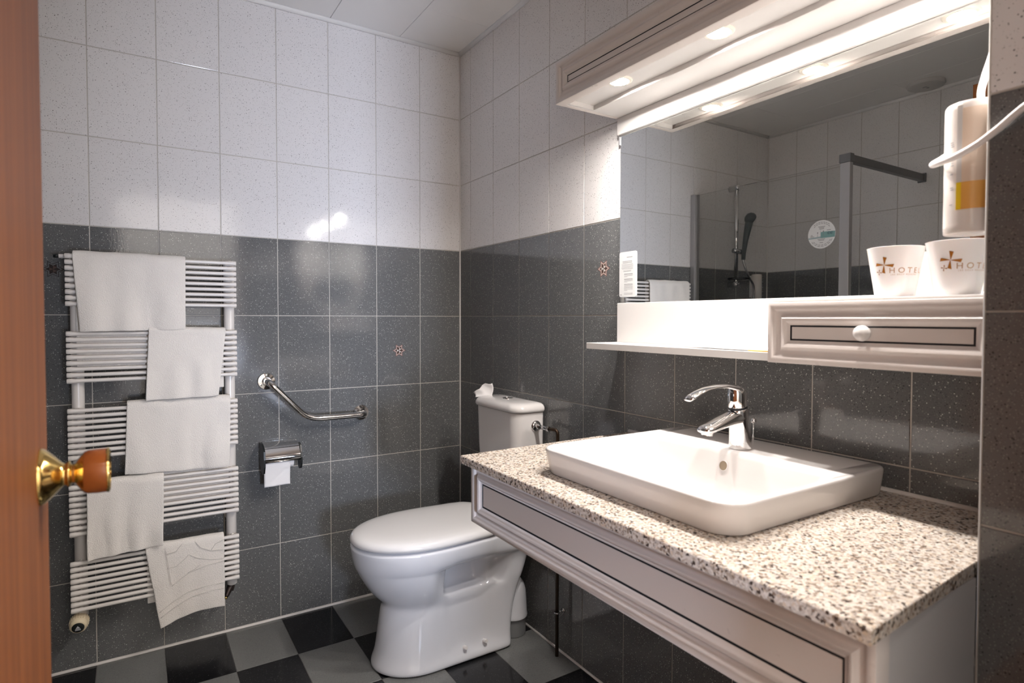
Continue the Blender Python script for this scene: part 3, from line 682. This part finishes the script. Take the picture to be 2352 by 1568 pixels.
part(MB().lathe([(.0102, .0015), (.0102, .0026), (.0112, .0026), (.0118, .0012), (.0102, .0008)], (-.1843, -1.612, .868), (-.97, 0, .22), 24), 'overflow_ring', 'ceramic', wa, smooth=True)

# ---------------------------------------------------------------- mixer tap
fx, fy = -.135, -1.617
fa = empty('mixer_tap', 'chrome single-lever mixer tap on the washbasin', 'tap', (fx, fy, .9015))
part(MB().tube([(fx, fy, .9015), (fx, fy, .9045), (fx - .001, fy, .92), (fx - .004, fy, .95), (fx - .008, fy, .975), (fx - .010, fy, .990), (fx - .011, fy, .994)], [.0225, .0245, .0242, .0232, .0225, .0222, .019], 32), 'body', 'chrome', fa, smooth=True)
b = MB(); b.tube([(fx - .000, fy, .972), (fx - .02, fy, .972), (fx - .045, fy, .970), (fx - .075, fy, .964), (fx - .105, fy, .957), (fx - .120, fy, .954), (fx - .128, fy, .953)], [.021, .0215, .0215, .021, .0205, .019, .012], 24, [.014, .0175, .016, .013, .0105, .009, .005], up=(0, 0, 1)); part(b, 'spout', 'chrome', fa, smooth=True)
part(MB().lathe([(0, 0), (.0115, 0), (.0115, .004), (.0125, .0055), (.0125, .013), (0, .013)], (fx - .112, fy, .9415), (.12, 0, 1), 20), 'aerator', 'chrome', fa, angle=40)
part(MB().tube([(fx - .011, fy, .993), (fx - .012, fy, .998), (fx - .013, fy, 1.012), (fx - .013, fy, 1.026), (fx - .011, fy, 1.034), (fx - .008, fy, 1.036)], [.019, .0205, .0210, .0215, .0195, .010], 28), 'cartridge_cap', 'chrome', fa, smooth=True)
part(MB().tube([(fx - .011, fy, .9925), (fx - .0115, fy, .9955)], .0207, 28), 'shadow_ring', 'groove_dark', fa)
L_ = [(.012, 1.020), (-.005, 1.0285), (-.03, 1.0385), (-.06, 1.0445), (-.09, 1.0445), (-.12, 1.0405), (-.145, 1.0335), (-.162, 1.0265), (-.172, 1.0215)]
part(MB().tube([(fx + x, fy, z) for x, z in L_], [.012, .019, .0195, .0165, .0145, .0135, .0130, .0125, .010], 18, [.004, .009, .0070, .0050, .0042, .0042, .0046, .0052, .0036], up=(0, 0, 1)), 'lever', 'chrome', fa, smooth=True)
part(MB().tube([(fx + .02, fy, .955), (fx + .042, fy, .957)], .0022, 8), 'plug_rod_arm', 'chrome', fa, smooth=True)
part(MB().lathe([(0, -.0065), (.0035, -.0058), (.0062, -.002), (.0065, .0005), (.005, .0045), (.002, .0065), (0, .0068)], (fx + .046, fy, .959), (0, 0, 1), 16), 'plug_rod_knob', 'chrome', fa, smooth=True)
part(MB().tube([(fx + .046, fy, .955), (fx + .044, fy, .90)], .0018, 8), 'plug_rod', 'chrome', fa, smooth=True)

# ---------------------------------------------------------------- mirror, rails, shelf
YR = -2.1055
mi = empty('wall_mirror', 'large rectangular wall mirror above the washbasin', 'mirror', (-.008, -1.6, 1.24))
part(MB().box(-.0105, -.0055, YR, -1.087, 1.238, 1.7475), 'glass', 'mirror_glass', mi)
part(MB().box(-.0055, -.0002, YR, -1.089, 1.24, 1.745), 'backing', 'white_panel', mi)
part(MB().box(-.0135, -.001, -1.0855, -1.0815, 1.720, 1.748), 'clip', 'aluminium', mi)
tr1 = MB().box(-.021, -.0004, YR, -1.082, 1.7485, 1.7995, .0012).build('mirror_rail', 'white_panel'); tag(tr1, 'white board between mirror top and light canopy', 'board')
sh = empty('wall_shelf', 'white shelf with back panel under the mirror', 'shelf', (-.02, -1.4, 1.1))
part(MB().box(-.021, -.0004, YR, -1.087, 1.1185, 1.2375, .0012), 'back_panel', 'white_panel', sh)
part(MB().box(-.136, -.0004, -1.698, -1.080, 1.1005, 1.1185, .0012), 'shelf_board', 'white_panel', sh)

# ---------------------------------------------------------------- drawer box
dr = empty('drawer_box', 'white moulded drawer under the mirror with round white knob', 'drawer', (-.09, -1.9, 1.1))
DY0 = -1.699
part(MB().box(-.134, -.0215, YR, DY0, 1.1005, 1.2245), 'body', 'white_lacquer', dr)
part(MB().box(-.152, -.0215, YR, DY0 - .004, 1.2245, 1.2285, .001), 'top_board', 'white_panel', dr)
dp_ = mould_set(dr, DY0, YR, 1.100, 1.2235, -.163, 1.0, 1.0, 1.0, .0034)
part(MB().lathe([(0, 0), (.006, 0), (.006, .005), (.009, .007), (.0128, .011), (.0145, .017), (.0138, .022), (.0105, .027), (.0055, .0298), (0, .0305)], (-.1545, -1.894, 1.164), (-1, 0, 0), 28), 'knob', 'white_panel', dr, smooth=True)

# ---------------------------------------------------------------- light canopy
ca = empty('light_canopy', 'white moulded light canopy with three round downlights over the mirror', 'light canopy', (-.12, -1.6, 1.8))
KY0, KZ0, KZ1, KX_ = -1.075, 1.800, 1.918, -.250
mould_set(ca, KY0, YR, KZ0, KZ1, KX_, 1.0, 1.0, 1.06)
part(MB().box(-.221, -.0004, YR, KY0 - .0005, KZ1 - .012, KZ1 - .001), 'top_board', 'white_lacquer', ca)
part(MB().box(-.221, -.0004, KY0 - .014, KY0 - .0005, KZ0, KZ1 - .012), 'end_board', 'white_lacquer', ca)
part(MB().box(-.127, -.0004, YR, KY0 - .014, KZ0, KZ0 + .014, .001), 'rear_rail', 'white_panel', ca)
part(MB().box(-.222, -.127, KY0 - .024, KY0 - .0135, KZ0 + .0005, KZ0 + .014), 'end_rail', 'white_panel', ca)
part(MB().box(-.222, -.120, YR, KY0 - .014, KZ0 + .0135, KZ0 + .019), 'lamp_panel', 'white_panel', ca)
for y in (-1.277, -1.591, -1.905):
    dl = part(MB().lathe([(.0245, -.001), (.0245, .004), (.030, .0042), (.0335, .002), (.0345, -.001), (.0245, -.001)], (-.190, y, KZ0 + .0135), (0, 0, -1), 36), 'downlight', 'lamp_rim', ca, angle=50)
    sub(MB().lathe([(0, 0), (.0243, 0), (.0243, .0010), (.016, .0018), (0, .0022)], (-.190, y, KZ0 + .0135), (0, 0, -1), 32), 'lamp_glass', 'lamp_glass', dl, ca, smooth=True)

# ---------------------------------------------------------------- things on drawer, shelf, mirror
SX = -1.59          # plane of the shower screen
def cup(loc, rot, label):
    h_, r0, r1, z0_ = .091, .0315, .0455, 0
    c = empty('cup', label, 'cup', loc, 'printed cups on the drawer')
    b = MB(); b.lathe([(0, 0), (r0 - .002, 0), (r0, .001), (r0 + (r1 - r0) * .985, h_ - .001), (r1 + .0006, h_), (r1 - .0009, h_ + .0004), (r1 - .0016, h_ - .001), (r0 - .0012, .004), (0, .004)], (0, 0, 0), (0, 0, 1), 48)
    part_ = b.build('cup_wall', 'cup_plastic', c, angle=50)
    def wrap(v, f, name, mat, lift=.0003):
        w_ = []
        for x, y, *_ in v:
            rr = r0 + (r1 - r0) * y / h_ + lift; t = rot + x / (r0 * .5 + r1 * .5); w_.append((rr * math.cos(t), rr * math.sin(t), y))
        o = MB().add(w_, f).build(name, mat, c); return o
    def mill(cx, cy, s_, a0):
        v, f = [], []
        for k in range(4):
            t = a0 + k * PI / 2; dx, dy = math.cos(t), math.sin(t); nx, ny = -dy, dx; o = len(v)
            for i in range(9):
                q_ = i / 8
                for (l_, n_) in ((.04 + .96 * q_, 0), (.06 + .78 * q_, -.05 - .31 * q_)): v.append((cx + s_ * (dx * l_ + nx * n_), cy + s_ * (dy * l_ + ny * n_)))
            f += [(o + 2 * i, o + 2 * i + 2, o + 2 * i + 3, o + 2 * i + 1) for i in range(8)]
        return v, f
    v, f = mill(-.0165, .058, .0150, .08); wrap(v, f, 'windmill_print', 'cup_print')
    v, f = mill(-.0260, .0455, .0050, 0); wrap(v, f, 'windmill_print', 'cup_print')
    v, f = text_mesh('HOTEL', .0135, spacing=1.55); wrap([(x - .0095, y + .0435) for x, y, *_ in v], f, 'lettering', 'cup_print_pale')
    v, f = text_mesh('LES DEUX MOULINS', .0034, spacing=1.5); wrap([(x - .0065, y + .0395) for x, y, *_ in v], f, 'lettering', 'cup_print_pale')
    return c
cup((-.088, -1.908, 1.2285), math.radians(205), 'white printed cup on the drawer, left of the two')
cup((-.098, -2.010, 1.2285), math.radians(212), 'white printed cup on the drawer, beside the dark pier')
# round sticker
st = empty('round_sticker', 'round white and teal sticker on the shower glass seen in the mirror', 'sticker', (-.0107, -1.7265, 1.3735))
SR = .0315; sy, sz = -1.7265, 1.3735; XS = -.0108
def disc(R_, x, a0=0, a1=2 * PI, n=48): return [(x, sy - R_ * math.cos(a0 + (a1 - a0) * i / n), sz + R_ * math.sin(a0 + (a1 - a0) * i / n)) for i in range(n)]
part(MB().rings([disc(SR, -.0106), disc(SR, XS)]), 'disc', 'sticker_white', st)
def flatpoly(p, mat, name, x=-.01095): return part(MB().add([(x, sy - u, sz + v) for u, v in p], [tuple(range(len(p)))]), name, mat, st)
lim = lambda v: math.sqrt(SR ** 2 - v * v) * .985
flatpoly([(-lim(-.009), -.009), (-.002, -.0085), (-.002, -.0045), (-lim(-.0065), -.0062)], 'sticker_teal_pale', 'print_band')
flatpoly([(-.002, -.0085), (lim(-.0085), -.0085), (lim(.004), .0045), (.004, .0055), (-.002, .0045)], 'sticker_teal', 'print_band')
flatpoly([(-.0022, -.004), (-.0016, -.004), (-.0016, .011), (-.0022, .011)], 'sticker_teal_pale', 'print_line')
v, f = text_mesh('IDE!', .0075)
part(MB().add([(-.0110, sy - (x + .0125), sz + y - .0012) for x, y, *_ in v], f), 'lettering', 'ink_dark', st)
v, f = text_mesh('45', .0055)
part(MB().add([(-.0110, sy - (x - .0255), sz + y - .003) for x, y, *_ in v], f), 'lettering', 'ink', st)
b = MB()
for (R_, a0, a1) in ((.0275, .85, 2.35), (.0245, .70, 2.45), (.0275, 3.75, 5.9), (.0245, 3.85, 5.8)):
    n_ = 28
    for i in range(n_):
        if i % 4 == 3: continue
        t0 = a0 + (a1 - a0) * i / n_; t1 = a0 + (a1 - a0) * (i + .9) / n_
        b.add([(-.01098, sy - q_ * math.cos(t), sz + q_ * math.sin(t)) for q_, t in ((R_, t0), (R_, t1), (R_ - .0011, t1), (R_ - .0011, t0))], [(0, 1, 2, 3)])
for (u0, u1, v0) in ((-.008, .008, .0165), (-.006, .006, .014), (-.0055, .0055, .0115), (-.009, .008, -.0112), (-.007, .006, -.0138), (-.0045, .0035, -.019), (.012, .021, .0075), (-.026, -.017, -.0045)):
    b.add([(-.01098, sy - u, sz + v) for u, v in ((u0, v0), (u1, v0), (u1, v0 + .0011), (u0, v0 + .0011))], [(0, 1, 2, 3)])
for (u0, v0) in ((-.009, .004), (.004, .0065)):
    b.add([(-.0110, sy - u0 - .0014 * math.cos(2 * PI * i / 10), sz + v0 + .0014 * math.sin(2 * PI * i / 10)) for i in range(10)], [tuple(range(10))])
    b.add([(-.01098, sy - u, sz + v) for u, v in ((u0 - .0003, v0 - .009), (u0 + .0003, v0 - .009), (u0 + .0003, v0), (u0 - .0003, v0))], [(0, 1, 2, 3)])
part(b, 'fine_print', 'ink', st)['kind'] = 'stuff'
for o in st.children:      # the sticker sits on the shower screen and is seen by way of the mirror
    for q in o.data.vertices: q.co = Vector((SX + .0043 + (-.0106 - q.co.x) * 1.5, -.801 + (q.co.y - sy) * 2.19, 1.603 + (q.co.z - sz) * 2.19))
    o.matrix_parent_inverse = Matrix.Translation(-Vector((SX + .0043, -.801, 1.603)))
st.location = (SX + .0043, -.801, 1.603)
# printed card leaning at the mirror's left edge
cd = empty('information_card', 'narrow white printed card at lower left corner of mirror', 'card', (-.013, -1.124, 1.2385))
b = MB(); b.rings([[(x, y, z) for y, z, x in [(p[0], p[1], xx) for p in rrect(-1.159, -1.0885, 1.256, 1.392, 0, .006, 5)]] for xx in (-.0108, -.0135)]); part(b, 'board', 'card', cd)
b = MB()
def ln(u0, u1, v, h_=.0010): b.add([(-.01365, -1.0885 - .0705 * u, 1.392 - .136 * (v + dv)) for u, dv in ((u0, 0), (u1, 0), (u1, h_ / .136), (u0, h_ / .136))], [(0, 1, 2, 3)])
rg = random.Random(5)
ln(.45, .8, .115, .0022)
for v_ in (.205, .235): ln(.2, .78, v_, .0018)
for v_ in (.275, .30, .325, .35, .375): ln(.12 + .04 * rg.random(), .80 + .06 * rg.random(), v_)
for v_ in (.415, .435): ln(.25, .72, v_)
for v0, k in ((.485, 4), (.60, 4), (.715, 7)):
    for i in range(k): ln(.3, .82 if i < k - 1 else .5, v0 + .023 * i, .0016 if i == 0 else .0009)
for v_ in (.915, .94): ln(.3, .82, v_)
ln(.04, .16, .945, .002)
part(b, 'fine_print', 'ink', cd)['kind'] = 'stuff'
# paper sachet lying on the shelf beside the drawer
b = MB(); rows = []
for i in range(12):
    t = i / 11; r_ = []
    for j in range(28):
        u = j / 27; y = -1.415 - .275 * u; x = -.118 + .085 * t + .006 * math.sin(u * 7)
        bulge = math.sin(PI * t) ** .7 * (.3 + .7 * math.sin(PI * min(1, u * 1.15 + .02)))
        z = 1.1203 + .0085 * bulge + .0015 * math.sin(u * 19 + t * 5) * bulge + (.007 * (1 - u * 14) if u < .07 else 0)
        r_.append((x, y, z))
    rows.append(r_)
b.rings(rows, False, False, False)
fp_ = tag(b.build('paper_sachet', 'paper', smooth=True), 'crumpled white paper sachet with orange edge lying on the shelf', 'sachet'); md = fp_.modifiers.new('t', 'SOLIDIFY'); md.thickness = .0016; md.offset = 1
o = MB().box(-.128, -.09, -1.694, -1.628, 1.1188, 1.1212, .0006).build('orange_edge', 'soap_orange'); o.parent = fp_

# ---------------------------------------------------------------- soap dispenser on the pier side and hanging cord
DC = (-.2005, -2.0655)
sd = empty('soap_dispenser', 'white wall soap dispenser with orange soap beside the dark pier', 'soap dispenser', (DC[0], DC[1], 1.318))
part(MB().lathe([(0, 1.318), (.033, 1.318), (.0345, 1.3195), (.0348, 1.330), (.0348, 1.500), (.0345, 1.508), (.0325, 1.511), (0, 1.511)], (*DC, 0), (0, 0, 1), 40), 'bottle', 'dispenser_white', sd, angle=50)
def shell(a0, a1, z0_, z1_, r, mat, name):
    n_ = max(2, int(abs(a1 - a0) / .08)); b = MB()
    b.rings([[(DC[0] + q_ * math.cos(math.radians(0) + a0 + (a1 - a0) * i / n_), DC[1] + q_ * math.sin(a0 + (a1 - a0) * i / n_), z) for (q_, z) in ((r, z0_), (r, z1_), (r - .001, z1_), (r - .001, z0_))] for i in range(n_ + 1)])
    return part(b, name, mat, sd, angle=40)
R0 = .0353
a_v = math.radians(200)        # direction of the visible front
shell(a_v - .55, a_v - .42 + .06, 1.355, 1.505, R0, 'white_panel', 'level_window')
shell(a_v - .55, a_v - .42 + .06, 1.352, 1.392, R0 + .0003, 'soap_yellow', 'soap_level')
shell(a_v - .36, a_v + 1.1, 1.3925, 1.500, R0 - .0002, 'dispenser_tint', 'tinted_window')
shell(a_v - .36, a_v + 1.1, 1.352, 1.392, R0, 'soap_orange', 'soap_band')
part(MB().box(DC[0] - .02, DC[0] + .02, PY + .0005, DC[1] - .028, 1.33, 1.50), 'wall_mount', 'white_panel', sd)
b = MB()
for i, z in enumerate((1.452, 1.449, 1.446, 1.425, 1.422, 1.418, 1.405, 1.385, 1.382, 1.36)):
    t = math.radians(152 + (i % 3)); 
    b.add([(DC[0] + (R0 + .0001) * math.cos(t + dt), DC[1] + (R0 + .0001) * math.sin(t + dt), z + dz) for dt, dz in ((0, 0), (.14, 0), (.14, .0012), (0, .0012))], [(0, 1, 2, 3)])
part(b, 'fine_print', 'ink', sd)['kind'] = 'stuff'
cd_ = [(-.300, -2.285, 1.575), (-.292, -2.20, 1.495), (-.283, -2.150, 1.466), (-.278, -2.122, 1.447), (-.270, -2.095, 1.4335), (-.256, -2.062, 1.4255), (-.236, -2.030, 1.425), (-.208, -2.0175, 1.433), (-.178, -2.020, 1.447), (-.152, -2.042, 1.475), (-.150, -2.060, 1.500), (-.168, -2.064, 1.518), (-.188, -2.070, 1.532), (-.200, -2.079, 1.550), (-.206, -2.092, 1.590), (-.208, -2.098, 1.66), (-.208, -2.098, 1.78)]
def catmull(P_, k=8):
    P_ = [Vector(p) for p in P_]; out = []
    for i in range(len(P_) - 1):
        p0, p1, p2, p3 = P_[max(i - 1, 0)], P_[i], P_[i + 1], P_[min(i + 2, len(P_) - 1)]
        for j in range(k):
            t = j / k; out.append(.5 * ((2 * p1) + (p2 - p0) * t + (2 * p0 - 5 * p1 + 4 * p2 - p3) * t * t + (3 * p1 - p0 - 3 * p2 + p3) * t ** 3))
    out.append(P_[-1]); return out
o = MB().tube(catmull(cd_), .0048, 12).build('hanging_cord', 'cord_white', smooth=True); tag(o, 'white cord looped around the soap dispenser', 'cord')

# ---------------------------------------------------------------- shower (seen in the mirror)
SX = -1.59
sc = empty('shower_screen', 'clear glass shower screen with aluminium posts seen in the mirror', 'shower screen', (SX, -.45, 0))
part(MB().box(SX - .004, SX + .004, -.892, -.03, .02, 1.925), 'glass_pane', 'clear_glass', sc)
part(MB().box(SX - .022, SX + .022, -.034, -.002, .012, 1.928, .002), 'wall_profile', 'aluminium', sc)
part(MB().box(SX - .014, SX + .014, -.938, -.892, .008, 1.925, .002), 'end_post', 'aluminium', sc)
part(MB().box(SX - .016, SX + .018, -.942, -.888, 1.925, 1.965, .002), 'post_cap', 'aluminium_dark', sc)
part(MB().box(WL + .004, SX - .016, -.936, -.908, 1.926, 1.962, .002), 'brace_bar', 'aluminium_dark', sc)
part(MB().box(WL + .0015, WL + .012, -.942, -.902, 1.92, 1.968, .002), 'wall_mount', 'aluminium_dark', sc)
HX = -1.93
sr = empty('shower_rail', 'chrome shower rail with hand shower seen in the mirror', 'shower', (HX, -.05, 1.4))
part(MB().tube([(HX, -.052, 1.40), (HX, -.052, 2.02)], .0125, 16), 'rail', 'chrome', sr, smooth=True)
for z in (2.005, 1.405):
    part(MB().tube([(HX, -.001, z), (HX, -.066, z), (HX, -.072, z)], [.0195, .0195, .013], 18), 'rail_bracket', 'chrome', sr, smooth=True)
part(MB().tube([(HX + .03, -.055, 1.615), (HX - .05, -.066, 1.608)], .0155, 14), 'slider', 'chrome_soft', sr, smooth=True)
hp = [(-.036, -.078, 1.560), (-.037, -.079, 1.60), (-.044, -.086, 1.68), (-.052, -.095, 1.75), (-.058, -.100, 1.79)]
hs = part(MB().tube([(HX + x, y, z) for x, y, z in hp], [.012, .0135, .0165, .021, .024], 20), 'hand_shower', 'shower_grey', sr, smooth=True)
fn = Vector((-.72, -.45, -.53)).normalized(); hc = Vector((HX - .066, -.104, 1.815))
b = MB(); b.lathe([(0, -.034), (.018, -.031), (.032, -.020), (.038, -.004), (.037, .010), (.033, .016), (0, .016)], hc, fn, 28); sub(b, 'head', 'shower_grey', hs, sr, smooth=True)
sub(MB().lathe([(0, .015), (.0325, .015), (.031, .020), (.020, .023), (0, .024)], hc, fn, 24), 'spray_face', 'black_plastic', hs, sr, angle=40)
part(MB().tube(catmull([(HX - .040, -.075, 1.578), (HX - .042, -.077, 1.54), (HX - .075, -.088, 1.46), (HX - .115, -.095, 1.40), (HX - .125, -.09, 1.32), (HX - .115, -.07, 1.20), (HX - .06, -.06, 1.12), (HX, -.05, 1.10)]), .0065, 12), 'hose', 'chrome_soft', sr, smooth=True)
b = MB(); b.lathe([(0, 0), (.055, 0), (.066, .006), (.069, .014), (.066, .0145), (.062, .009), (.05, .004), (0, .004)], (HX, -.075, 1.43), (0, 0, 1), 28); part(b, 'soap_dish', 'clear_glass', sr, smooth=True)
mxr = empty('shower_mixer', 'chrome shower mixer below the rail in the shower', 'tap', (HX, -.03, 1.1)); part(MB().tube([(HX - .13, -.05, 1.10), (HX + .13, -.05, 1.10)], .022, 18), 'body', 'chrome', mxr, smooth=True)
for x in (-.075, .075): part(MB().tube([(HX + x, -.001, 1.10), (HX + x, -.05, 1.10)], .014, 14), 'inlet', 'chrome', mxr, smooth=True)
sg = empty('shower_soap_dispenser', 'pale wall soap dispenser in the shower seen in the mirror', 'soap dispenser', (-2.155, -.04, 1.31))
part(MB().lathe([(0, 1.322), (.030, 1.322), (.032, 1.326), (.032, 1.474), (.030, 1.478), (0, 1.478)], (-2.155, -.04, 0), (0, 0, 1), 28), 'bottle', 'dispenser_white', sg, angle=50)
part(MB().lathe([(0, 1.305), (.031, 1.305), (.0325, 1.322), (0, 1.322)], (-2.155, -.04, 0), (0, 0, 1), 28), 'base', 'black_plastic', sg, angle=50)
part(MB().box(-2.175, -2.135, -.012, -.001, 1.33, 1.47), 'wall_mount', 'white_panel', sg)
b = MB()
for i, (z, l_) in enumerate(((1.462, .012), (1.446, .006), (1.43, .010), (1.424, .008), (1.408, .006), (1.392, .010), (1.38, .007), (1.365, .009), (1.345, .008), (1.34, .008))):
    b.box(-2.185, -2.185 + .001 + l_ * .2, -.066, -.066 + l_, z, z + .005)
part(b, 'fine_print', 'ink', sg)['kind'] = 'stuff'
# round extractor vent on the ceiling
ev = empty('ceiling_vent', 'round pale ventilation disc on the ceiling seen in the mirror', 'vent', (-2.19, -.985, 2.4))
part(MB().lathe([(0, 0), (.082, 0), (.084, .010), (.080, .020), (.070, .023), (0, .024)], (-2.19, -.985, HC), (0, 0, -1), 36), 'disc', 'vent_plastic', ev, angle=40)
part(MB().box(-2.205, -2.195, -.995, -.985, 2.3745, 2.3762), 'mark', 'ink', ev); part(MB().box(-2.18, -2.176, -.995, -.975, 2.3745, 2.3762), 'mark', 'ink', ev)
